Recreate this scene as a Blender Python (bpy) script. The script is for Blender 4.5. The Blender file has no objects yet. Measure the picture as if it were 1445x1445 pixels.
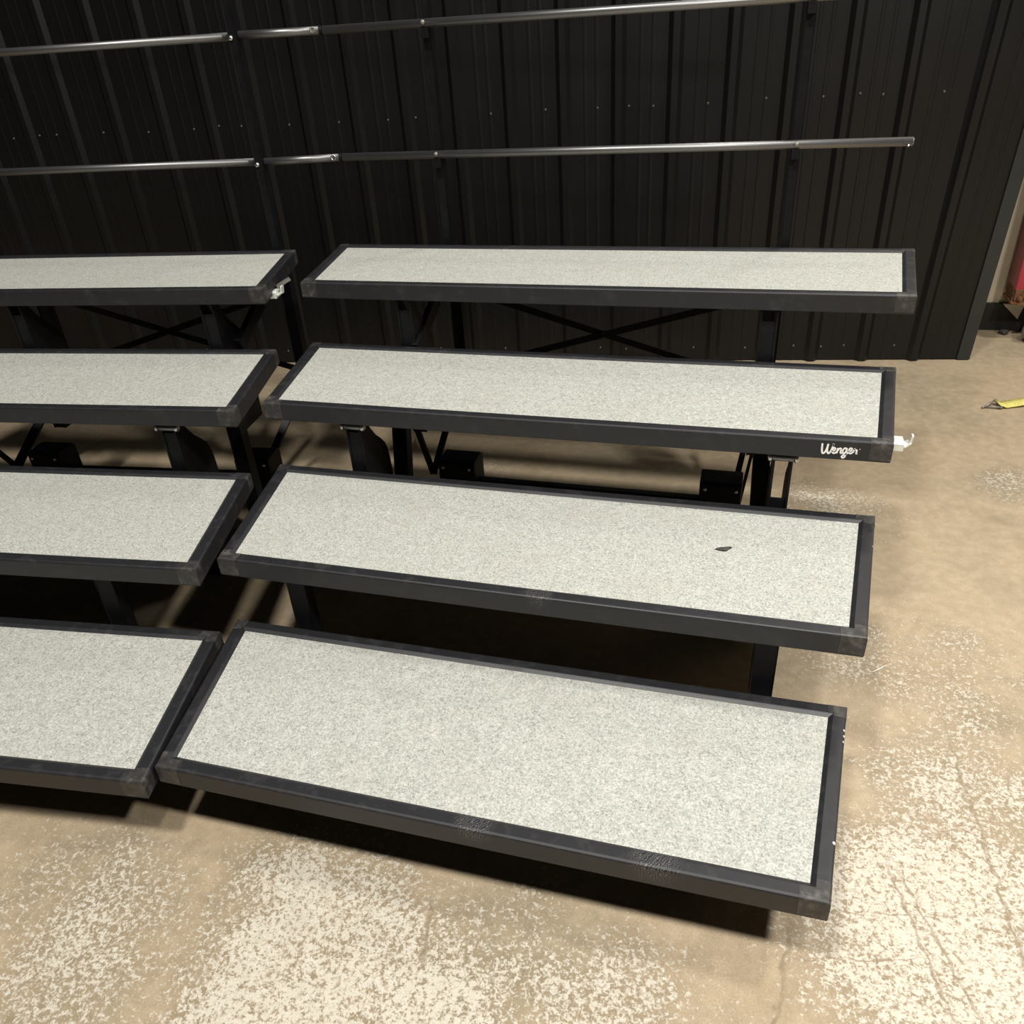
import bpy, bmesh, math, random
from mathutils import Vector, Matrix
random.seed(7)
S = bpy.context.scene
COL = S.collection
PI = math.pi

# ------------------------------------------------------------------ camera
cd = bpy.data.cameras.new('camera'); cam = bpy.data.objects.new('camera', cd); COL.objects.link(cam)
RT = Vector((0.96157131, 0.26795290, -0.05984869))
DN = Vector((0.09252420, -0.52148697, -0.84822792))
FW = Vector((-0.25849545, 0.81009418, -0.52623904))
m = Matrix((RT, -DN, -FW)).transposed().to_4x4()
m.translation = Vector((1.2211066, -0.9025733, 1.5075689))
cam.matrix_world = m
cd.sensor_width = 36; cd.lens = 28.5685; cd.clip_start = 0.05
S.camera = cam

# ------------------------------------------------------------------ materials
def nodes(name):
    mt = bpy.data.materials.new(name); mt.use_nodes = True
    nt = mt.node_tree
    return mt, nt, nt.nodes['Principled BSDF']
def N(nt, typ, **kw):
    n = nt.nodes.new(typ)
    for k, v in kw.items():
        if k in n.inputs: n.inputs[k].default_value = v
        else: setattr(n, k, v)
    return n
def L(nt, a, b): nt.links.new(a, b)
def math_(nt, op, a, b=None, clamp=False):
    n = nt.nodes.new('ShaderNodeMath'); n.operation = op; n.use_clamp = clamp
    for i, x in enumerate((a, b)):
        if x is None: continue
        if isinstance(x, (int, float)): n.inputs[i].default_value = x
        else: L(nt, x, n.inputs[i])
    return n.outputs[0]
def mixc(nt, f, a, b):
    n = nt.nodes.new('ShaderNodeMix'); n.data_type = 'RGBA'
    for sock, x in ((n.inputs['Factor'], f), (n.inputs['A'], a), (n.inputs['B'], b)):
        if isinstance(x, (int, float)): sock.default_value = x
        elif isinstance(x, tuple): sock.default_value = (*x, 1)
        else: L(nt, x, sock)
    return n.outputs['Result']
def ramp(nt, f, *stops):
    n = nt.nodes.new('ShaderNodeValToRGB'); cr = n.color_ramp
    while len(cr.elements) < len(stops): cr.elements.new(0.5)
    for e, (p, c) in zip(cr.elements, stops):
        e.position = p; e.color = (*c, 1) if isinstance(c, tuple) else (c, c, c, 1)
    L(nt, f, n.inputs[0]); return n.outputs[0]
def noise(nt, vec, scale, detail=4, rough=.55, dist=0):
    n = N(nt, 'ShaderNodeTexNoise', Scale=scale, Detail=detail, Roughness=rough, Distortion=dist)
    if vec is not None: L(nt, vec, n.inputs['Vector'])
    return n.outputs['Fac']
def blob(nt, vec, x, y, z, r0, r1):
    n = N(nt, 'ShaderNodeVectorMath', operation='DISTANCE'); L(nt, vec, n.inputs[0]); n.inputs[1].default_value = (x, y, z)
    mr = N(nt, 'ShaderNodeMapRange'); mr.interpolation_type = 'SMOOTHSTEP'
    L(nt, n.outputs['Value'], mr.inputs['Value'])
    mr.inputs['From Min'].default_value = r0; mr.inputs['From Max'].default_value = r1
    mr.inputs['To Min'].default_value = 1; mr.inputs['To Max'].default_value = 0
    return mr.outputs['Result']

def simple(name, col, rough=.5, metal=0., spec=.5, var=.0, scale=40, bump=0.):
    mt, nt, b = nodes(name)
    b.inputs['Roughness'].default_value = rough; b.inputs['Metallic'].default_value = metal
    b.inputs['Specular IOR Level'].default_value = spec
    tc = N(nt, 'ShaderNodeTexCoord')
    f = noise(nt, tc.outputs['Object'], scale)
    lo = tuple(max(0, c * (1 - var)) for c in col); hi = tuple(min(1, c * (1 + var)) for c in col)
    L(nt, ramp(nt, f, (.3, lo), (.7, hi)), b.inputs['Base Color'])
    if bump:
        bp = N(nt, 'ShaderNodeBump', Strength=bump, Distance=.002); L(nt, f, bp.inputs['Height']); L(nt, bp.outputs[0], b.inputs['Normal'])
    return mt

def make_frame_mat():
    mt, nt, b = nodes('black_step_edging')
    tc = N(nt, 'ShaderNodeNewGeometry'); P = tc.outputs['Position']
    fine = noise(nt, P, 900, 2); mid = noise(nt, P, 28, 6, .65); big = noise(nt, P, 5, 3)
    scuff = ramp(nt, mid, (.52, 0.), (.72, 1.))
    base = mixc(nt, math_(nt, 'MULTIPLY', scuff, .55), (.0095, .0095, .0120), (.036, .034, .033))
    base = mixc(nt, math_(nt, 'MULTIPLY', fine, .2), base, (.034, .034, .037))
    # boot scratches on the front step's edging
    wv = N(nt, 'ShaderNodeTexWave', Scale=70., Distortion=9., Detail=2.); wv.inputs['Detail Scale'].default_value = 2.
    mp = N(nt, 'ShaderNodeMapping'); mp.inputs['Rotation'].default_value = (0, 0, .6); L(nt, P, mp.inputs['Vector']); L(nt, mp.outputs[0], wv.inputs['Vector'])
    lines = ramp(nt, wv.outputs['Fac'], (.80, 0.), (.95, 1.))
    a = math_(nt, 'ADD', blob(nt, P, .809, .020, .2032, .02, .05), blob(nt, P, 1.15, .019, .2032, .02, .06))
    a = math_(nt, 'ADD', a, blob(nt, P, .83, .478, .4064, .015, .04))
    base = mixc(nt, math_(nt, 'MULTIPLY', math_(nt, 'MULTIPLY', lines, a), .35), base, (.30, .29, .28))
    # bare-metal nicks on the right-hand end
    ch = None
    for x, y, z in ((1.490, .404, .2032), (1.487, .372, .2032), (1.489, .388, .202), (1.4555, .123, .2032), (1.461, .121, .2032), (1.546, .797, .4064)):
        q = blob(nt, P, x, y, z, .0022, .0042); ch = q if ch is None else math_(nt, 'ADD', ch, q)
    base = mixc(nt, math_(nt, 'MINIMUM', ch, 1.), base, (.75, .72, .66))
    L(nt, base, b.inputs['Base Color'])
    r = math_(nt, 'ADD', math_(nt, 'MULTIPLY', big, .10), .43)
    L(nt, math_(nt, 'ADD', r, math_(nt, 'MULTIPLY', scuff, .08)), b.inputs['Roughness'])
    b.inputs['Specular IOR Level'].default_value = .55; b.inputs['IOR'].default_value = 1.5
    bp = N(nt, 'ShaderNodeBump', Strength=.06, Distance=.0006); L(nt, fine, bp.inputs['Height']); L(nt, bp.outputs[0], b.inputs['Normal'])
    return mt
def make_cap_mat():
    mt, nt, b = nodes('worn_corner_tape')
    tc = N(nt, 'ShaderNodeNewGeometry'); P = tc.outputs['Position']
    f = noise(nt, P, 45, 6, .7)
    L(nt, ramp(nt, f, (.3, (.016, .016, .017)), (.52, (.036, .034, .033)), (.72, (.11, .10, .095))), b.inputs['Base Color'])
    b.inputs['Roughness'].default_value = .46
    bp = N(nt, 'ShaderNodeBump', Strength=.4, Distance=.001); L(nt, f, bp.inputs['Height']); L(nt, bp.outputs[0], b.inputs['Normal'])
    return mt
def make_carpet_mat():
    mt, nt, b = nodes('grey_felt_carpet')
    tc = N(nt, 'ShaderNodeNewGeometry'); P = tc.outputs['Position']
    f1 = noise(nt, P, 150, 5, .72); f2 = noise(nt, P, 48, 3); f3 = noise(nt, P, 300, 2, .6); f4 = noise(nt, P, 9, 3)
    v = math_(nt, 'ADD', math_(nt, 'MULTIPLY', f1, .62), math_(nt, 'MULTIPLY', f3, .38))
    v = math_(nt, 'ADD', v, math_(nt, 'MULTIPLY', math_(nt, 'SUBTRACT', f2, .5), .16))
    c = ramp(nt, v, (.30, (.175, .18, .165)), (.43, (.33, .337, .308)), (.53, (.425, .43, .395)), (.68, (.57, .567, .525)))
    c = mixc(nt, math_(nt, 'MULTIPLY', ramp(nt, f4, (.45, 0.), (.72, 1.)), .22), c, (.36, .35, .31))
    L(nt, c, b.inputs['Base Color'])
    b.inputs['Roughness'].default_value = .95; b.inputs['Specular IOR Level'].default_value = .15
    bp = N(nt, 'ShaderNodeBump', Strength=.5, Distance=.003); L(nt, v, bp.inputs['Height']); L(nt, bp.outputs[0], b.inputs['Normal'])
    return mt
def make_floor_mat():
    mt, nt, b = nodes('worn_painted_concrete')
    tc = N(nt, 'ShaderNodeNewGeometry'); P = tc.outputs['Position']
    wob = noise(nt, P, 3.2, 5, .6); wob2 = noise(nt, P, 9., 4, .6)
    big = noise(nt, P, 1.7, 4, .6)
    # where the cream paint still holds
    cov = None
    for x, y, r0, r1, k in ((.62, -.28, .12, .55, 1.), (1.10, -.16, .0, .35, .75), (1.72, .10, .15, .55, 1.), (1.80, .45, .05, .45, .75),
                            (2.15, 1.86, .02, .28, .7), (1.52, 1.62, .0, .34, .72), (1.72, .90, .0, .5, .68), (.05, -.32, .0, .5, .82), (-.15, -.12, .0, .3, .55),
                            (.40, -.05, .0, .30, .8), (.9, .0, .0, .3, .55), (1.5, .45, .0, .5, .35), (.3, 1.7, .0, .5, .35)):
        q = math_(nt, 'MULTIPLY', blob(nt, P, x, y, 0, r0, r1), k)
        cov = q if cov is None else math_(nt, 'MAXIMUM', cov, q)
    cov = math_(nt, 'ADD', cov, math_(nt, 'MULTIPLY', math_(nt, 'SUBTRACT', wob, .5), 1.5))
    cov = math_(nt, 'ADD', cov, math_(nt, 'MULTIPLY', math_(nt, 'SUBTRACT', wob2, .5), .8))
    cov = math_(nt, 'MINIMUM', cov, 1.02)
    fl = noise(nt, P, 82, 8, .76, .4); fl2 = noise(nt, P, 190, 4, .7)
    s = math_(nt, 'ADD', math_(nt, 'MULTIPLY', fl, .7), math_(nt, 'MULTIPLY', fl2, .3))
    s = math_(nt, 'ADD', s, math_(nt, 'MULTIPLY', math_(nt, 'SUBTRACT', cov, .74), .17))
    paint = ramp(nt, s, (.487, 0.), (.545, 1.))
    # old concrete: buff to olive
    g1 = ramp(nt, big, (.32, (.300, .230, .148)), (.5, (.360, .285, .190)), (.7, (.265, .222, .148)))
    g2 = noise(nt, P, 30, 5, .6)
    g1 = mixc(nt, math_(nt, 'MULTIPLY', ramp(nt, g2, (.4, 0.), (.75, 1.)), .4), g1, (.54, .44, .31))
    st = noise(nt, P, 4.5, 4, .6)
    g1 = mixc(nt, math_(nt, 'MULTIPLY', ramp(nt, st, (.55, 0.), (.75, 1.)), .65), g1, (.22, .182, .115))
    g1 = mixc(nt, math_(nt, 'MULTIPLY', ramp(nt, cov, (.30, 0.), (.85, 1.)), .72), g1, (.205, .162, .100))
    cream = mixc(nt, noise(nt, P, 22, 3), (.47, .425, .345), (.60, .570, .490))
    c = mixc(nt, math_(nt, 'MULTIPLY', paint, .93), g1, cream)
    grit = noise(nt, P, 260, 4, .75)
    g8 = math_(nt, 'ADD', math_(nt, 'MULTIPLY', grit, .9), .55)
    vm = N(nt, 'ShaderNodeVectorMath', operation='SCALE'); L(nt, c, vm.inputs[0]); L(nt, g8, vm.inputs['Scale']); c = vm.outputs[0]
    # hairline cracks and scrapes
    sx = N(nt, 'ShaderNodeSeparateXYZ'); L(nt, P, sx.inputs[0]); X, Y = sx.outputs[0], sx.outputs[1]
    jit = math_(nt, 'MULTIPLY', math_(nt, 'SUBTRACT', noise(nt, P, 20, 6, .65), .5), .045)
    crack = None
    for (x0, y0), (x1, y1), w, ext in (((1.768, .532), (1.802, .101), .006, .5), ((1.602, .21), (1.662, -.021), .005, .2), ((1.40, .06), (1.372, -.14), .007, .2),
                                  ((1.48, .123), (1.684, .164), .0025, .12), ((1.42, .017), (1.628, .064), .0025, .12), ((1.63, .19), (1.74, -.10), .005, .25), ((.72, -.05), (.745, -.143), .006, .06)):
        dx, dy = x1 - x0, y1 - y0; ln = math.hypot(dx, dy); dx /= ln; dy /= ln
        u = math_(nt, 'ADD', math_(nt, 'MULTIPLY', math_(nt, 'SUBTRACT', X, x0), -dy), math_(nt, 'MULTIPLY', math_(nt, 'SUBTRACT', Y, y0), dx))
        u = math_(nt, 'ABSOLUTE', math_(nt, 'ADD', u, jit))
        k = N(nt, 'ShaderNodeMapRange'); L(nt, u, k.inputs['Value'])
        k.inputs['From Min'].default_value = w * .35; k.inputs['From Max'].default_value = w * .8; k.inputs['To Min'].default_value = 1; k.inputs['To Max'].default_value = 0
        q = math_(nt, 'MULTIPLY', k.outputs[0], blob(nt, P, (x0 + x1) / 2, (y0 + y1) / 2, 0, ln / 2, ln / 2 + ext * .5))
        crack = q if crack is None else math_(nt, 'MAXIMUM', crack, q)
    c = mixc(nt, math_(nt, 'MULTIPLY', math_(nt, 'MULTIPLY', crack, ramp(nt, noise(nt, P, 40, 3), (.35, .4), (.6, 1.))), .85), c, (.215, .168, .105))
    L(nt, c, b.inputs['Base Color'])
    L(nt, math_(nt, 'ADD', math_(nt, 'MULTIPLY', paint, .12), .50), b.inputs['Roughness'])
    b.inputs['Specular IOR Level'].default_value = .35
    bp = N(nt, 'ShaderNodeBump', Strength=.25, Distance=.002); L(nt, s, bp.inputs['Height']); L(nt, bp.outputs[0], b.inputs['Normal'])
    return mt
def make_wall_mat():
    mt, nt, b = nodes('black_ribbed_steel')
    tc = N(nt, 'ShaderNodeTexCoord')
    mp = N(nt, 'ShaderNodeMapping'); mp.inputs['Scale'].default_value = (40, 40, 1.2); L(nt, tc.outputs['Object'], mp.inputs['Vector'])
    f = noise(nt, mp.outputs[0], 1., 3); g = noise(nt, tc.outputs['Object'], 3., 4)
    c = mixc(nt, f, (.0032, .0032, .0036), (.0055, .0053, .0052))
    L(nt, c, b.inputs['Base Color'])
    L(nt, math_(nt, 'ADD', math_(nt, 'MULTIPLY', g, .12), .33), b.inputs['Roughness'])
    b.inputs['Specular IOR Level'].default_value = .38
    return mt

M_FRAME = make_frame_mat(); M_CAP = make_cap_mat(); M_CARPET = make_carpet_mat(); M_FLOOR = make_floor_mat(); M_WALL = make_wall_mat()
M_BLACK = simple('black_powder_coat', (.006, .006, .007), .48, 0, .18, .25, 30)
M_RAIL = simple('black_gloss_tube', (.018, .018, .021), .42, .0, 1., .2, 30)
M_RAIL.node_tree.nodes['Principled BSDF'].inputs['IOR'].default_value = 2.0
M_RUBBER = simple('black_rubber', (.012, .012, .012), .7, 0, .3, .3, 60)
M_STEEL = simple('zinc_bolt', (.62, .62, .63), .28, 1., .5, .1, 80)
M_CLIP = simple('pale_clip_metal', (.72, .74, .69), .35, .25, .5, .06, 60)
M_PLY = simple('dark_underside_board', (.016, .014, .013), .7, 0, .3, .3, 20)
M_WHITE = simple('white_lettering_paint', (.86, .86, .84), .5, 0, .4, .02, 60)
M_BEIGE = simple('cream_wall_paint', (.56, .49, .36), .7, 0, .3, .05, 6)
M_BASE = simple('black_base_paint', (.012, .011, .009), .55, 0, .4, .3, 18)
M_RED = simple('red_painted_steel', (.33, .028, .045), .4, 0, .5, .25, 18)
M_RUST = simple('rusty_steel', (.17, .075, .035), .75, .2, .3, .65, 55, .4)
M_YEL = simple('yellow_webbing', (.62, .56, .17), .85, 0, .2, .25, 120, .5)
M_GREY = simple('grey_steel', (.25, .24, .21), .45, .5, .5, .3, 60)
M_WPAINT = simple('white_board_paint', (.74, .71, .62), .6, 0, .3, .06, 30)
M_TRIMSCREW = simple('dull_screw', (.10, .10, .10), .4, .6, .5, .2, 60)
M_DARKWALL = simple('dark_wall_paint', (.05, .048, .044), .8, 0, .3, .1, 2)
M_TRIM = simple('black_corner_trim', (.018, .021, .021), .38, 0, .5, .1, 8)
M_DEBRIS = simple('dark_scrap', (.055, .05, .045), .8, 0, .3, .5, 300)
M_CEIL = simple('dark_ceiling', (.03, .028, .026), .8, 0, .3, .1, 2)

# ------------------------------------------------------------------ mesh helpers
class MB:
    def __init__(s): s.v = []; s.f = []; s.sm = []
    def add(s, vs, fs, smooth=False):
        o = len(s.v); s.v += [tuple(p) for p in vs]
        for f in fs: s.f.append(tuple(i + o for i in f)); s.sm.append(smooth)
    def box(s, a, b, bev=0.):
        x0, y0, z0 = (min(p, q) for p, q in zip(a, b)); x1, y1, z1 = (max(p, q) for p, q in zip(a, b))
        s.hexa([(x0, y0), (x1, y0), (x1, y1), (x0, y1)], z0, z1, bev)
    def hexa(s, poly, z0, z1, bev=0.):
        bm = bmesh.new()
        lo = [bm.verts.new((x, y, z0)) for x, y in poly]; hi = [bm.verts.new((x, y, z1)) for x, y in poly]
        n = len(poly); bm.faces.new(lo[::-1]); bm.faces.new(hi)
        for i in range(n): bm.faces.new((lo[i], lo[(i + 1) % n], hi[(i + 1) % n], hi[i]))
        s.take(bm, bev)
    def take(s, bm, bev=0., M=None, smooth=False):
        if bev: bmesh.ops.bevel(bm, geom=list(bm.edges), offset=bev, segments=2, profile=.6, affect='EDGES', clamp_overlap=True)
        bm.normal_update(); bm.verts.index_update()
        s.add([(M @ v.co) if M else v.co.copy() for v in bm.verts], [tuple(v.index for v in f.verts) for f in bm.faces], smooth)
        bm.free()
    def bar(s, p, q, w, t, up=(0, 0, 1), bev=.002):
        """rectangular bar from p to q, w across, t along 'up'"""
        p, q = Vector(p), Vector(q); d = q - p; ln = d.length; d.normalize()
        u = Vector(up); sd = d.cross(u)
        if sd.length < 1e-4: sd = d.cross(Vector((0, 1, 0)))
        sd.normalize(); u = sd.cross(d).normalized()
        bm = bmesh.new(); bmesh.ops.create_cube(bm, size=1.)
        M = Matrix((sd * w, d * ln, u * t)).transposed().to_4x4(); M.translation = (p + q) / 2
        for v in bm.verts: v.co = M @ v.co
        s.take(bm, bev)
    def tube(s, p, q, r, seg=20, caps=True):
        p, q = Vector(p), Vector(q); d = (q - p).normalized()
        a = d.orthogonal().normalized(); b = d.cross(a)
        vs = []
        for c in (p, q):
            for i in range(seg):
                t = 2 * PI * i / seg; vs.append(c + a * (r * math.cos(t)) + b * (r * math.sin(t)))
        s.add(vs, [(i, (i + 1) % seg, seg + (i + 1) % seg, seg + i) for i in range(seg)], True)
        if caps: s.add(vs, [tuple(range(seg))[::-1], tuple(range(seg, 2 * seg))])
    def revolve(s, c, axis, prof, seg=24):
        """prof: (radius, height along axis) list"""
        c = Vector(c); d = Vector(axis).normalized(); a = d.orthogonal().normalized(); b = d.cross(a)
        vs = []
        for r, h in prof:
            for i in range(seg):
                t = 2 * PI * i / seg; vs.append(c + d * h + a * (r * math.cos(t)) + b * (r * math.sin(t)))
        fs = []
        for k in range(len(prof) - 1):
            for i in range(seg):
                j = (i + 1) % seg; fs.append((k * seg + i, k * seg + j, (k + 1) * seg + j, (k + 1) * seg + i))
        s.add(vs, fs, True)
        s.add(vs, [tuple(range(seg))[::-1], tuple((len(prof) - 1) * seg + i for i in range(seg))])
    def sweep(s, path, prof, closed):
        """mitred sweep of a closed (outward, z) profile along a horizontal path"""
        n = len(path); P2 = [Vector((p[0], p[1])) for p in path]; mit = []
        def nrm(a, b): d = (b - a).normalized(); return Vector((d.y, -d.x))
        for i in range(n):
            if closed or 0 < i < n - 1:
                n1 = nrm(P2[i - 1], P2[i]); n2 = nrm(P2[i], P2[(i + 1) % n]); mit.append((n1 + n2) / (1 + n1.dot(n2)))
            elif i == 0: mit.append(nrm(P2[0], P2[1]))
            else: mit.append(nrm(P2[-2], P2[-1]))
        k = len(prof); vs = []
        for i in range(n):
            for o, z in prof:
                q = P2[i] + mit[i] * o; vs.append((q.x, q.y, path[i][2] + z))
        fs = []
        for i in range(n if closed else n - 1):
            j = (i + 1) % n
            for a in range(k):
                b = (a + 1) % k; fs.append((i * k + a, i * k + b, j * k + b, j * k + a))
        if not closed: fs += [tuple(range(k))[::-1], tuple((n - 1) * k + a for a in range(k))]
        s.add(vs, fs)
    def prism_x(s, poly_yz, x0, x1, bev=0.):
        bm = bmesh.new()
        a = [bm.verts.new((x0, y, z)) for y, z in poly_yz]; b = [bm.verts.new((x1, y, z)) for y, z in poly_yz]
        n = len(a); bm.faces.new(a); bm.faces.new(b[::-1])
        for i in range(n): bm.faces.new((a[i], b[i], b[(i + 1) % n], a[(i + 1) % n]))
        bmesh.ops.recalc_face_normals(bm, faces=bm.faces); s.take(bm, bev)
    def build(s, name, mat, parent=None, off=(0, 0, 0)):
        me = bpy.data.meshes.new(name)
        me.from_pydata([(x - off[0], y - off[1], z - off[2]) for x, y, z in s.v], [], s.f)
        me.polygons.foreach_set('use_smooth', s.sm)
        bm = bmesh.new(); bm.from_mesh(me); bmesh.ops.remove_doubles(bm, verts=bm.verts, dist=1e-6); bmesh.ops.recalc_face_normals(bm, faces=bm.faces); bm.to_mesh(me); bm.free()
        me.materials.append(mat); me.update()
        o = bpy.data.objects.new(name, me); COL.objects.link(o)
        if parent: o.parent = parent
        return o
def empty(name, loc, rz, label, cat, group=None):
    o = bpy.data.objects.new(name, None); COL.objects.link(o); o.location = loc; o.rotation_euler = (0, 0, rz)
    o.empty_display_size = .1; o['label'] = label; o['category'] = cat
    if group: o['group'] = group
    return o
def tag(o, label, cat, group=None):
    o['label'] = label; o['category'] = cat
    if group: o['group'] = group
    return o
def struct(o): o['kind'] = 'structure'; return o

# ------------------------------------------------------------------ risers
D, SP, H = .4742, .4591, .2032
PROF = [(-.0015, -.051), (0, -.049), (0, -.0060), (-.0005, -.0037), (-.0017, -.0018), (-.0036, -.0006), (-.006, 0), (-.0262, 0), (-.0280, -.0008), (-.0372, -.0065), (-.0372, -.022), (-.012, -.024), (-.012, -.051)]
CAP = [(.0006, -.046), (.0006, -.0058), (-.0002, -.0032), (-.0014, -.0012), (-.0034, .0001), (-.006, .0007), (-.0255, .0007), (-.0255, -.003), (-.004, -.003), (-.003, -.046)]

def lerp(a, b, t): return a + (b - a) * t
def toward(p, q, dist):
    p, q = Vector(p), Vector(q); return tuple(p + (q - p).normalized() * dist)

def step(root, off, row, i):
    xlf, xlb, xrf, xrb = row; y0, y1, z = i * SP, i * SP + D, H * (i + 1)
    FL, FR, BR, BL = (xlf, y0, z), (xrf, y0, z), (xrb, y1, z), (xlb, y1, z)
    pts = [FL, FR, BR, BL]
    mb = MB(); mb.sweep(pts, PROF, True)
    st = mb.build('step', M_FRAME, root, off)
    def inset(o):
        s2 = MB(); s2.sweep(pts, [(o, 0)] * 3, True); return [(s2.v[k * 3][0], s2.v[k * 3][1]) for k in range(4)]
    c = MB(); c.hexa(inset(-.0355), z - .020, z - .0055)
    c.build('carpet', M_CARPET, st, off)
    u = MB(); u.hexa(inset(-.0125), z - .034, z - .0245)
    u.build('underside_board', M_PLY, st, off)
    for k in range(4):
        p = pts[k]; a = toward(p, pts[k - 1], random.uniform(.036, .046)); b = toward(p, pts[(k + 1) % 4], random.uniform(.036, .046))
        if k in (0, 1):   # longer wrap along the front face
            if k == 0: b = toward(p, pts[1], random.uniform(.048, .056))
            else: a = toward(p, pts[0], random.uniform(.048, .056))
        cb = MB(); cb.sweep([a, p, b], CAP, False)
        cb.build('corner_cap', M_CAP, st, off)
    return st

def fin(root, off, x, y, zt, zb, pin=True, slot=.03):
    """hinged support arm: two curved side plates, a front web and a hinge pin"""
    prof = [(y, zb), (y, zt), (y + .030, zt + .003), (y + .045, zt - .015), (y + .060, zt - .043), (y + .085, zt - .075), (y + .115, zt - .102),
            (y + .136, zt - .125), (y + .148, zt - .150), (y + .155, zt - .185), (y + .158, zt - .24), (y + .150, zb)]
    mb = MB()
    mb.prism_x(prof, x - .024, x - .018, .0012); mb.prism_x(prof, x + .018, x + .024, .0012)
    mb.box((x - .0185, y + .004, zb), (x + .0185, y + .010, zt - slot))
    mb.box((x - .0185, y + .035, zb), (x + .0185, y + .041, zt - max(.15, slot)))
    o = mb.build('support_arm', M_BLACK, root, off)
    if pin:
        p = MB(); p.tube((x - .034, y + .002, zt - .012), (x + .034, y + .002, zt - .012), .0085)
        p.build('hinge_pin', M_RAIL, o, off)
        for sgn in (-1, 1):
            q = MB(); q.revolve((x + sgn * .027, y + .002, zt - .012), (sgn, 0, 0), [(.0105, 0), (.0115, .002), (.0115, .006), (.007, .0095)], 12)
            q.build('bolt', M_STEEL, o, off)
    return o

def leg(root, off, x, y, zt, zb=0., w=.045, t=.03, dx=0., name='leg', foot=True):
    mb = MB(); mb.bar((x + dx, y, zb), (x, y, zt), w, t, (0, 1, 0), .003)
    o = mb.build(name, M_BLACK, root, off)
    if foot:
        f = MB(); f.box((x + dx - w * .62, y - t * .8, zb), (x + dx + w * .62, y + t * .8, zb + .012), .003)
        f.build('foot_pad', M_RUBBER, o, off)
    return o

def caster(root, off, x, y):
    mb = MB(); mb.prism_x([(y - .045, .075), (y - .045, .178), (y - .036, .19), (y + .045, .19), (y + .06, .178), (y + .06, .075)], x - .066, x + .066, .005)
    o = mb.build('caster_housing', M_BLACK, root, off)
    w = MB(); w.revolve((x - .022, y + .01, .052), (1, 0, 0), [(.034, 0), (.048, .003), (.052, .010), (.052, .034), (.048, .041), (.034, .044)], 28)
    w.build('caster_wheel', M_RUBBER, o, off)
    f = MB(); f.box((x - .034, y - .012, .03), (x - .027, y + .032, .08)); f.box((x + .027, y - .012, .03), (x + .034, y + .032, .08)); f.tube((x - .036, y + .01, .052), (x + .036, y + .01, .052), .007, 12)
    f.build('caster_fork', M_BLACK, o, off)
    for sx in (-1, 1):
        b = MB(); b.revolve((x + sx * .048, y - .045, .165), (0, -1, 0), [(.006, -.002), (.006, .002), (.004, .005)], 10)
        b.build('bolt', M_STEEL, o, off)
    return o

def riser(rows, origin, rz, label, cx, off, fins3, legs2, fins4, legs4, legs3, cast, braces, diag4):
    root = empty('choral_riser', origin, rz, label, 'riser', 'choral risers standing side by side')
    steps = [step(root, off, r, i) for i, r in enumerate(rows)]
    # front step legs, low and set back
    for sx in (-1, 1):
        leg(root, off, cx + sx * .52, .20, .178, 0, .045, .06)
    for x in legs2:
        leg(root, off, x, .515, .36, 0, .05, .028)
        f = MB(); f.box((x - .024, .496, .158), (x + .024, .512, .1655), .0015); f.build('leg_bracket', M_GREY, root, off)
    for x in fins3: fin(root, off, x, .95, .548, .01, True, .13 if x > 1 else .03)
    for x, dx in legs3: leg(root, off, x, 1.15, .56, 0, .046, .035, dx)
    for x in fins4: fin(root, off, x, 1.40, .752, .30, False)
    for x in legs4: leg(root, off, x, 1.76, .77, .365, .04, .035, 0., 'leg', False)
    for x in cast: caster(root, off, x, 1.45)
    # rear X-brace
    a, b = legs4
    for z0, z1, yy in ((.70, .395, 1.738), (.395, .70, 1.730)):
        mb = MB(); mb.bar((a, yy, z0), (b, yy, z1), .006, .022, (0, 0, 1), .001); mb.build('cross_brace', M_BLACK, root, off)
    mb = MB(); mb.revolve(((a + b) / 2, 1.74, .5475), (0, -1, 0), [(.009, 0), (.009, .018), (.006, .022)], 12); mb.build('brace_bolt', M_BLACK, root, off)
    for p, q, w in braces:
        mb = MB(); mb.bar(p, q, w, .012, (0, 1, 0), .001); mb.build('diagonal_brace', M_BLACK, root, off)
    for p, q in diag4:
        mb = MB(); mb.bar(p, q, .05, .02, (1, 0, 0), .002); mb.build('fold_link', M_BLACK, root, off)
    # cross tubes under the decks
    for yy, zz in ((.53, .345), (1.10, .535), (1.45, .098), (1.76, .745)):
        mb = MB(); mb.bar((cx - .50, yy, zz), (cx + .50, yy, zz), .025, .025, (0, 0, 1), .003); mb.build('cross_tube', M_BLACK, root, off)
    return root, steps

ROWS_R = [(.1075, .0138, 1.4438, 1.4991), (.0197, -.0722, 1.5056, 1.5615), (-.0713, -.1612, 1.5667, 1.6220), (-.1540, -.2416, 1.6354, 1.6880)]
OFF_R = (.75, .93, 0)
right, steps_r = riser(ROWS_R, OFF_R, 0, 'four-step black choral riser with grey carpeted treads and white script lettering, complete in view', .75, OFF_R,
    fins3=(.178, 1.333), legs2=(.195, 1.322), fins4=(.178, 1.275), legs4=(.225, 1.275), legs3=((.243, -.05), (1.284, .02)), cast=(.293, 1.184),
    braces=[((.14, 1.45, .31), (.187, 1.45, .111), .02), ((.225, 1.745, .385), (.187, 1.45, .111), .02), ((1.275, 1.745, .385), (1.217, 1.45, .085), .016), ((1.272, 1.47, .30), (1.245, 1.47, .08), .010)],
    diag4=[((.20, 1.62, .69), (.20, 1.40, .59))])
OFF_L = (-.86, .93, 0)
LX, LY, LA = 0., -.05602, .104869
rl = []
for f_, b_ in ((.1114, .0449), (.0434, -.0357), (-.0287, -.1079), (-.1016, -.1877)):
    rl.append((-1.72 - f_, -1.72 - b_, f_, b_))
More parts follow.
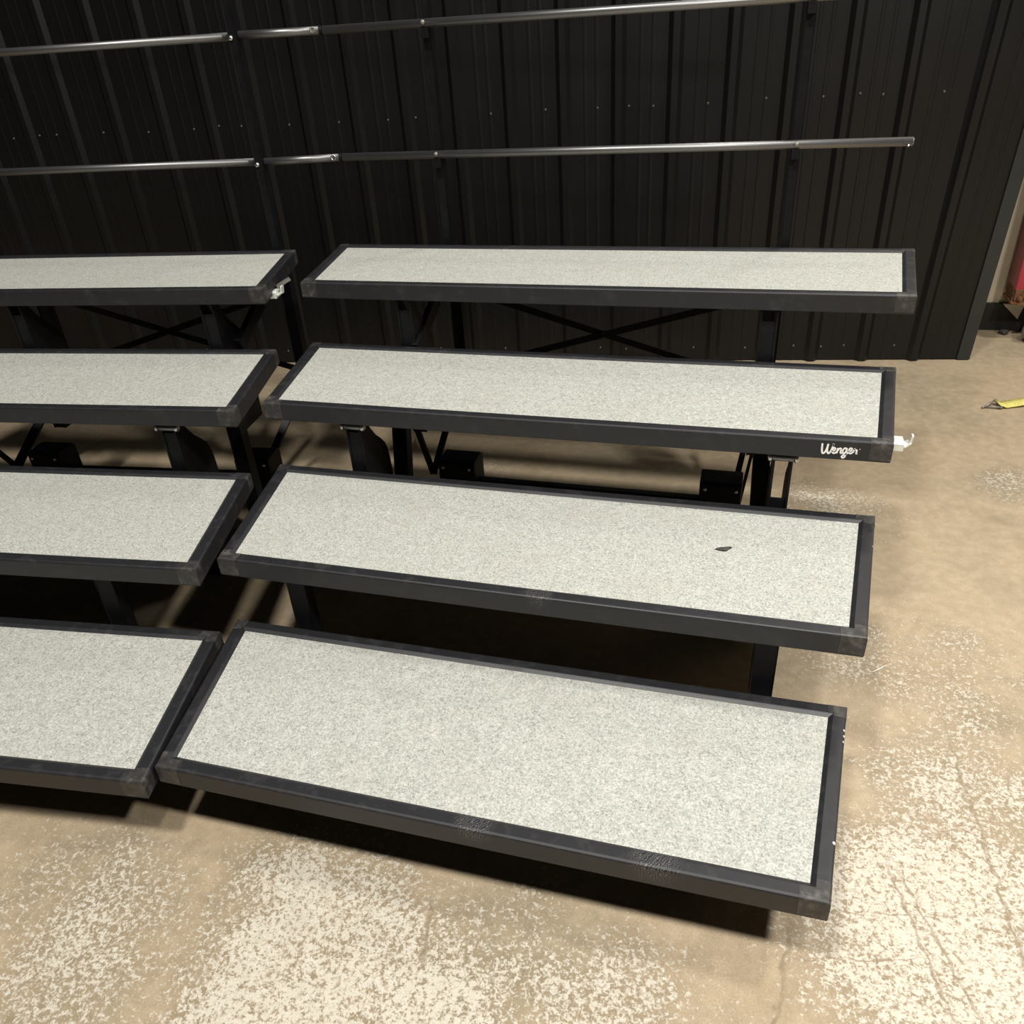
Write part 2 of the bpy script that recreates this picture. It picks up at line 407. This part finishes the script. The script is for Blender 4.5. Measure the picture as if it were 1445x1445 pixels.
ca, sa = math.cos(LA), math.sin(LA)
def l2w(x, y, z=0): return (LX + ca * x - sa * y, LY + sa * x + ca * y, z)
left, steps_l = riser(rl, l2w(*OFF_L), LA, 'black choral riser with grey carpeted steps, cut off at left, pale latch on top step', -.71, OFF_L,
    fins3=(-1.21, -.272), legs2=(-1.15, -.262), fins4=(-1.03, -.325), legs4=(-1.215, -.205), legs3=((-1.24, -.03), (-.175, 0)), cast=(-1.157, -.31),
    braces=[((-1.215, 1.745, .385), (-1.335, 1.45, .10), .03), ((-1.46, 1.45, .25), (-1.335, 1.45, .10), .02), ((-.19, 1.745, .385), (-.285, 1.45, .12), .024)],
    diag4=[((-.27, 1.66, .68), (-.27, 1.45, .595))])

# latch hooks that join neighbouring risers
def latch(root, off, p, flip=1):
    x, y, z = p
    mb = MB()
    mb.prism_x([(y - .010, z - .016), (y - .010, z + .003), (y - .004, z + .008), (y + .030, z + .006), (y + .030, z - .014)], x - .014, x + .012, .002)
    mb.bar((x + .011, y + .004, z - .008), (x + .026, y + .010, z + .002), .020, .004, (0, 0, 1), .001)
    mb.bar((x + .026, y + .010, z - .002), (x + .029, y + .010, z + .020), .016, .005, (1, 0, 0), .001)
    o = mb.build('latch_hook', M_CLIP, root, off); o['label'] = 'pale metal latch hook'
    return o
latch(right, OFF_R, (1.588, .985, .578))
latch(left, OFF_L, (-.118, 1.475, .768))
mb = MB(); mb.bar((-.125, 1.52, .775), (-.085, 1.545, .795), .03, .006, (0, 0, 1), .001); mb.build('latch_plate', M_GREY, left, OFF_L)

# script lettering on the front edge of the third step (brush strokes as thin ribbons)
def lettering(parent, off):
    W = .0040
    strokes = [
        [(0.0, 22), (.5, 10), (1.6, 2.5), (3.4, 1.5), (5.5, 5), (7.2, 13), (8.0, 21)],
        [(8.0, 21), (7.6, 10), (8.8, 2.5), (10.6, 1.6), (12.8, 6), (14.4, 14), (15.2, 21.5), (15.0, 16)],
        [(13.6, 6.0), (16.2, 6.6), (18.2, 9.2), (18.0, 12.2), (16.2, 12.6), (14.8, 9.5), (14.8, 4.8), (16.6, 1.8), (19.0, 2.4), (21.2, 6.0)],
        [(21.6, 12.6), (21.4, 7), (21.0, 1.6)],
        [(21.2, 5.0), (23.2, 10.6), (25.2, 12.2), (26.2, 10.4), (25.9, 5), (26.4, 1.8), (28.0, 3.0)],
        [(33.6, 11.4), (31.2, 12.6), (29.0, 9.2), (28.9, 4.0), (30.8, 1.8), (33.0, 5.4), (33.9, 12.4)],
        [(33.9, 12.4), (33.4, 2.0), (32.4, -5.5), (30.2, -7.8), (28.4, -5.6), (30.0, -2.2), (34.0, .8), (36.8, 4.4)],
        [(36.4, 5.4), (39.0, 6.4), (40.6, 9.6), (40.0, 12.4), (38.0, 12.2), (36.8, 8.6), (37.2, 3.6), (39.2, 1.6), (41.6, 3.4), (43.2, 6.4)],
        [(43.2, 6.4), (44.2, 11.6), (44.6, 9.4), (47.0, 8.8), (47.2, 5.0), (46.9, 1.8), (48.6, 2.4)],
        [(50.6, 10.6), (51.2, 11.2), (51.2, 10.2), (50.6, 10.6)]]
    def cr(pts, n=7):
        out = []; P = [pts[0]] + pts + [pts[-1]]
        for i in range(1, len(P) - 2):
            for k in range(n):
                t = k / n; q = []
                for c in (0, 1):
                    a, b_, c_, d = P[i - 1][c], P[i][c], P[i + 1][c], P[i + 2][c]
                    q.append(.5 * (2 * b_ + (c_ - a) * t + (2 * a - 5 * b_ + 4 * c_ - d) * t * t + (3 * b_ - a - 3 * c_ + d) * t ** 3))
                out.append(tuple(q))
        return out + [pts[-1]]
    mb = MB(); sc = .0815 / 50; yf = 2 * SP
    for k, stv in enumerate(strokes):
        w = W * (1. if k < 2 else .88) if k < 9 else .0012
        pts = [(1.4135 + p[0] * sc, .5715 + p[1] * sc * .76 + p[0] * sc * .06) for p in cr(stv)]
        n = len(pts); vs = []
        for i, (x, z) in enumerate(pts):
            a = pts[max(0, i - 1)]; b = pts[min(n - 1, i + 1)]; d = Vector((b[0] - a[0], b[1] - a[1]))
            d = d.normalized() if d.length > 1e-9 else Vector((1, 0)); nx, nz = -d.y, d.x
            for sg, yy in ((1, yf - .0007 - k * .00002), (-1, yf - .0007 - k * .00002)):
                vs.append((x + nx * w / 2 * sg, yy, z + nz * w / 2 * sg))
            for sg in (-1, 1): vs.append((x + nx * w / 2 * sg, yf + .0004, z + nz * w / 2 * sg))
        fs = []
        for i in range(n - 1):
            for a in range(4): b = (a + 1) % 4; fs.append((i * 4 + a, i * 4 + b, (i + 1) * 4 + b, (i + 1) * 4 + a))
        fs += [(0, 1, 2, 3), tuple((n - 1) * 4 + a for a in (3, 2, 1, 0))]
        mb.add(vs, fs)
    o = mb.build('lettering', M_WHITE, parent, off); o['label'] = 'white script lettering'
lettering(steps_r[2], OFF_R)

# ------------------------------------------------------------------ guard rails behind the risers
ZU, ZL = 1.483, 1.103
def bolt(root, off, p, d=(0, -1, 0), r=.007, mat=None):
    b = MB(); b.revolve(p, d, [(r, 0), (r * 1.05, .002), (r * .8, .005), (r * .3, .007)], 12); return b.build('bolt', mat or M_STEEL, root, off)
def post(root, off, x, y, top=1.93, bot=.40):
    mb = MB(); mb.bar((x, y, bot), (x, y, top), .027, .027, (0, 1, 0), .002); return mb.build('post', M_BLACK, root, off)
def rail(root, off, p, q, name='rail'):
    mb = MB(); mb.tube(p, q, .0125, 24); return mb.build(name, M_RAIL, root, off)
OR = (.739, 1.89, .40)
gr = empty('guard_rail', OR, 0, 'black tube guard rail behind the complete riser, free tube end at its right', 'guard rail', 'guard rails behind the risers')
for x in (.163, 1.309): post(gr, OR, x, 1.895)
for z in (ZU, ZL, 1.88):
    zr = z - .006 if z > 1.2 else z
    r = rail(gr, OR, (-.186, 1.868, z), (1.628, 1.868, zr + .008))
    for x in (.163, 1.309):
        zz = lerp(z, zr + .008, (x + .186) / 1.81)
        c = MB(); c.box((x - .012, 1.858, zz - .040), (x + .012, 1.884, zz - .010), .002); c.build('clamp', M_BLACK, r, OR)
        bolt(r, OR, (x, 1.8555, zz + .003), (0, -1, .25), .0070, M_GREY)
    e = MB(); e.tube((1.6285, 1.868, zr + .008), (1.6305, 1.868, zr + .008), .0105, 20); e.build('tube_end', M_GREY, r, OR)
    bolt(r, OR, (1.617, 1.858, zr), (0, -1, -.4), .004)
lp = l2w(-.266, 1.885); OL = (-.266, 1.885, .40)
gl = empty('guard_rail', (lp[0], lp[1], .40), LA, 'black tube guard rail along the back of the riser cut off at the left', 'guard rail', 'guard rails behind the risers')
post(gl, OL, -.266, 1.875)
post(gl, OL, -1.44, 1.875)
def w2l(x, y, z): dx, dy = x - LX, y - LY; return (ca * dx + sa * dy, -sa * dx + ca * dy, z)
for z in (ZU, ZL, 1.88):
    r = rail(gl, OL, (-1.78, 1.905, z - .002), (-.262, 1.905, z))
    bolt(r, OL, (-.272, 1.862, z - .004), (0, -1, .3), .0085)
    q = w2l(-.194, 1.868, z); p = (-.252, 1.880, z + .002)
    r2 = rail(gl, OL, p, q, 'connector_tube')
    d = (Vector(q) - Vector(p)).normalized(); hp = Vector(q) - d * .022
    b = MB(); b.revolve(hp + Vector((0, -.0115, .002)), (0, -1, .15), [(.0095, 0), (.0095, .003), (.006, .003), (.006, .001)], 14); b.build('bolt', M_STEEL if z < 1.2 else M_GREY, r2, OL)
    b = MB(); b.tube(Vector(q) - d * .005, Vector(q) + d * .002, .0138, 20); b.build('joint_collar', M_BLACK, r2, OL)

# ------------------------------------------------------------------ the room
mb = MB(); mb.box((-8, -8, -.1), (9, 9, 0)); struct(mb.build('floor', M_FLOOR))
# black ribbed steel partition behind the risers
WA = math.radians(7.53); WO = Vector((2.212, 3.078, 0)); wx = Vector((math.cos(WA), math.sin(WA), 0)); wy = Vector((-math.sin(WA), math.cos(WA), 0))
MW = Matrix((wx, wy, Vector((0, 0, 1)))).transposed().to_4x4(); MW.translation = WO
prof = []; s = -7.6; ribs = [-.243 - .2286 * k for k in range(32)][::-1]
prof.append((-7.7, 0))
for r_ in ribs:
    if r_ - .03 < -7.6: continue
    prof += [(r_ - .031, 0), (r_ - .013, -.019), (r_ + .013, -.019), (r_ + .031, 0)]
    for mi in (.09, .138):
        if r_ + mi < -.06: prof += [(r_ + mi - .008, 0), (r_ + mi - .004, -.0013), (r_ + mi + .004, -.0013), (r_ + mi + .008, 0)]
prof.append((0, 0))
HW = 2.3; vs = []; fs = []
LEAN = .043 * HW
for (a, b) in prof: vs += [(a, b, .004), (a + (LEAN * min(1, max(0, (a + .40) / .16))), b, HW)]
for k in range(len(prof) - 1): fs.append((2 * k, 2 * k + 2, 2 * k + 3, 2 * k + 1))
base = len(vs)
vs += [(-7.7, .06, .004), (-7.7, .06, HW), (0, .06, .004), (LEAN, .06, HW)]
n2 = 2 * (len(prof) - 1)
fs += [(base, base + 1, base + 3, base + 2), (0, 1, base + 1, base), (n2, base + 2, base + 3, n2 + 1)]
fs += [tuple([2 * k + 1 for k in range(len(prof))] + [base + 3, base + 1]), tuple([2 * k for k in range(len(prof))][::-1] + [base, base + 2])]
mb = MB(); mb.add(vs, fs); wall = struct(mb.build('wall_back', M_WALL)); wall.matrix_world = MW
mb = MB(); mb.box((-.052, -.009, .004), (.004, .064, HW + .002), .002); mb.v = [(x + .043 * z, y, z) for x, y, z in mb.v]; tr = struct(mb.build('trim_1', M_TRIM)); tr.matrix_world = MW
sm = MB(); sm.revolve((0, 0, 0), (0, -1, 0), [(.0052, 0), (.0052, .002), (.0034, .002), (.0034, .005)], 8)
scr = sm.build('screw', M_TRIMSCREW, wall)
first = True
for k in range(20):
    r_ = -.243 - .2286 * k
    xs = [r_ - .085] + ([r_ + .044] if k % 4 == 2 else [])
    for x in xs:
        for z in (1.128, .069):
            if first: o = scr; first = False
            else: o = scr.copy(); COL.objects.link(o); o.parent = wall
            o.location = (x + random.uniform(-.008, .008), 0, z + random.uniform(-.006, .006))
# cream wall further back on the right, with a black base board
RA = 0.; ro = Vector((2.325, 3.508, 0))
MR = Matrix.Rotation(RA, 4, 'Z'); MR.translation = ro
mb = MB(); mb.box((-1.2, 0.012, 0), (4.5, .12, 3.2)); w = struct(mb.build('wall_right', M_BEIGE)); w.matrix_world = MR
mb = MB(); mb.box((-1.2, -.012, 0), (4.5, .012, .134), .003); w = struct(mb.build('baseboard_right', M_BASE)); w.matrix_world = MR
for nm, a, b in (('wall_left', (-7.2, -8, 0), (-7.0, 3, 6.6)), ('wall_front', (-7.2, -7.2, 0), (9, -7.0, 6.6)), ('wall_side', (6.8, -7.2, 0), (7.0, 9, 6.6)), ('wall_rear', (-8, 8.8, 0), (9, 9, 6.6))):
    mb = MB(); mb.box(a, b); struct(mb.build(nm, M_DARKWALL))
mb = MB(); mb.box((-8, -8, 6.6), (9, 9, 6.7)); struct(mb.build('ceiling', M_CEIL))

# ------------------------------------------------------------------ things on the right
# red steel post with rusty foot and a caster
OP = (2.48, 3.40, 0)
pr = empty('steel_post', OP, 0, 'red steel post on a rusty foot and small wheel against the cream wall', 'post')
mb = MB(); mb.box((2.402, 3.335, .245), (2.56, 3.475, 2.2), .006); mb.build('column', M_RED, pr, OP)
mb = MB(); mb.box((2.395, 3.325, .183), (2.60, 3.483, .195), .002); mb.box((2.405, 3.33, .195), (2.445, 3.345, .255), .003); mb.box((2.455, 3.322, .195), (2.59, 3.335, .235), .003); mb.prism_x([(3.345, .195), (3.47, .195), (3.47, .255), (3.36, .255)], 2.400, 2.412, .002)
mb.revolve((2.425, 3.322, .215), (0, -1, 0), [(.012, -.01), (.012, .006), (.008, .010)], 10)
fo = mb.build('foot', M_RUST, pr, OP); fo['label'] = 'rusty steel foot'
mb = MB(); mb.box((2.53, 3.37, .06), (2.58, 3.44, .185), .004); mb.build('wheel_fork', M_GREY, pr, OP)
mb = MB(); mb.revolve((2.535, 3.345, .0605), (.35, -1, 0), [(.030, -.02), (.054, -.018), (.060, -.010), (.060, .014), (.052, .020), (.046, .012), (.020, .012), (.016, .02)], 28); mb.build('wheel', M_GREY, pr, OP)
# white triangular board leaning on the base board
bm = MB()
q = MR @ Vector((0, -.016, 0)); 
tri = [(.083, .137), (.175, .137), (.160, .066)]
vsx = [MR @ Vector((x, -.014, z)) for x, z in tri] + [MR @ Vector((x, -.030, z)) for x, z in tri]
bm.add(vsx, [(0, 1, 2), (5, 4, 3), (0, 3, 4, 1), (1, 4, 5, 2), (2, 5, 3, 0)])
o = bm.build('corner_board', M_WPAINT); tag(o, 'small white triangular board on the black baseboard left of the wheel', 'board')
# yellow strap with a steel ring
OY = (2.30, 2.57, 0)
ys = empty('tie_strap', OY, 0, 'yellow webbing tie strap with a steel ring lying on the floor', 'strap')
dv = Vector((2.338 - 2.2, 2.586 - 2.545, 0)).normalized(); nv = Vector((-dv.y, dv.x, 0)); p0 = Vector((2.228, 2.553, 0))
vs = []; fs = []
n = 26
for i in range(n):
    t = i / (n - 1) * .75; z = .006 + .010 * math.sin(t * 9) ** 2 * math.exp(-t * .6) + (.014 if i == 0 else 0)
    c = p0 + dv * t + nv * (.012 * math.sin(t * 6))
    for sg in (-1, 1):
        for dz in (0, .003): vs.append((c + nv * (sg * .027) + Vector((0, 0, z + dz + sg * .002))).to_tuple())
for i in range(n - 1):
    a = i * 4; b = a + 4
    fs += [(a, a + 2, b + 2, b), (a + 1, b + 1, b + 3, a + 3), (a, b, b + 1, a + 1), (a + 2, a + 3, b + 3, b + 2)]
fs += [(0, 1, 3, 2), (b, b + 2, b + 3, b + 1)]
mb = MB(); mb.add(vs, fs, True); mb.build('webbing', M_YEL, ys, OY)
mb = MB()
ring = [p0 + nv * .026 + dv * .006 + Vector((0, 0, .020)), p0 - dv * .048 - nv * .004 + Vector((0, 0, .008)), p0 - nv * .026 + dv * .006 + Vector((0, 0, .010))]
for a in range(3):
    mb.tube(ring[a], ring[(a + 1) % 3], .0042, 12)
    mb.revolve(ring[a] - Vector((0, 0, .004)), (0, 0, 1), [(.001, 0), (.004, .0012), (.0045, .004), (.004, .0068), (.001, .008)], 10)
mb.tube(ring[1], ring[1] - dv * .014 - nv * .004 + Vector((0, 0, -.003)), .004, 10)
mb.build('ring', M_GREY, ys, OY)
# scraps
def scrap(name, c, sx, sy, h, rz, seed, label, cat):
    rnd = random.Random(seed); bm = bmesh.new(); bmesh.ops.create_icosphere(bm, subdivisions=2, radius=1.)
    for v in bm.verts:
        k = 1 + rnd.uniform(-.22, .22) + .25 * math.sin(3 * math.atan2(v.co.y, v.co.x)); v.co = Vector((v.co.x * sx * k, v.co.y * sy * k, v.co.z * h))
    mb = MB(); mb.take(bm, 0, Matrix.Rotation(rz, 4, 'Z'), True)
    o = mb.build(name, M_DEBRIS); o.location = c; return tag(o, label, cat)
scrap('leaf_scrap', (1.215, .728, .4028), .017, .008, .0022, .35, 3, 'small dark scrap lying on the carpet of the second step', 'scrap')
scrap('debris_lump', (2.432, 3.440, .012), .022, .015, .013, .1, 5, 'small dark lump of debris on the floor by the black baseboard', 'debris')
scrap('straw', (1.627, .84, .0025), .026, .0016, .0018, .75, 8, 'thin pale straw on the bare floor right of the second step', 'straw').data.materials[0] = M_WPAINT

# ------------------------------------------------------------------ light
def lamp(name, loc, power, size, col=(1., .965, .905)):
    ld = bpy.data.lights.new(name, 'AREA'); ld.shape = 'DISK'; ld.size = size; ld.energy = power; ld.color = col
    o = bpy.data.objects.new(name, ld); COL.objects.link(o); o.location = loc; return o
lamp('high_bay_or_fill_light', (.0, -1.45, 6.5), 300, .75)
lamp('high_bay_or_fill_light', (2.25, -1.45, 6.5), 160, .6)  # added fill light, reaches the cream wall strip beside the red post
lamp('high_bay_or_fill_light', (4.4, 1.5, 5.5), 190, .6)  # added fill light, brightens the floor at the back and right
lamp('low_shop_lamp', (3.2, -.80, 3.5), 138, .38)
lamp('high_bay_or_fill_light', (3.0, 5.3, 6.2), 120, 1.2)  # added light behind the partition, gives the right-hand step edging a sheen
wd = bpy.data.worlds.new('world'); S.world = wd; wd.use_nodes = True
wd.node_tree.nodes['Background'].inputs[0].default_value = (.012, .012, .012, 1)
S.view_settings.view_transform = 'Standard'; S.view_settings.look = 'None'
S.view_settings.exposure = 0.; S.view_settings.gamma = 1.; S.view_settings.use_curve_mapping = False
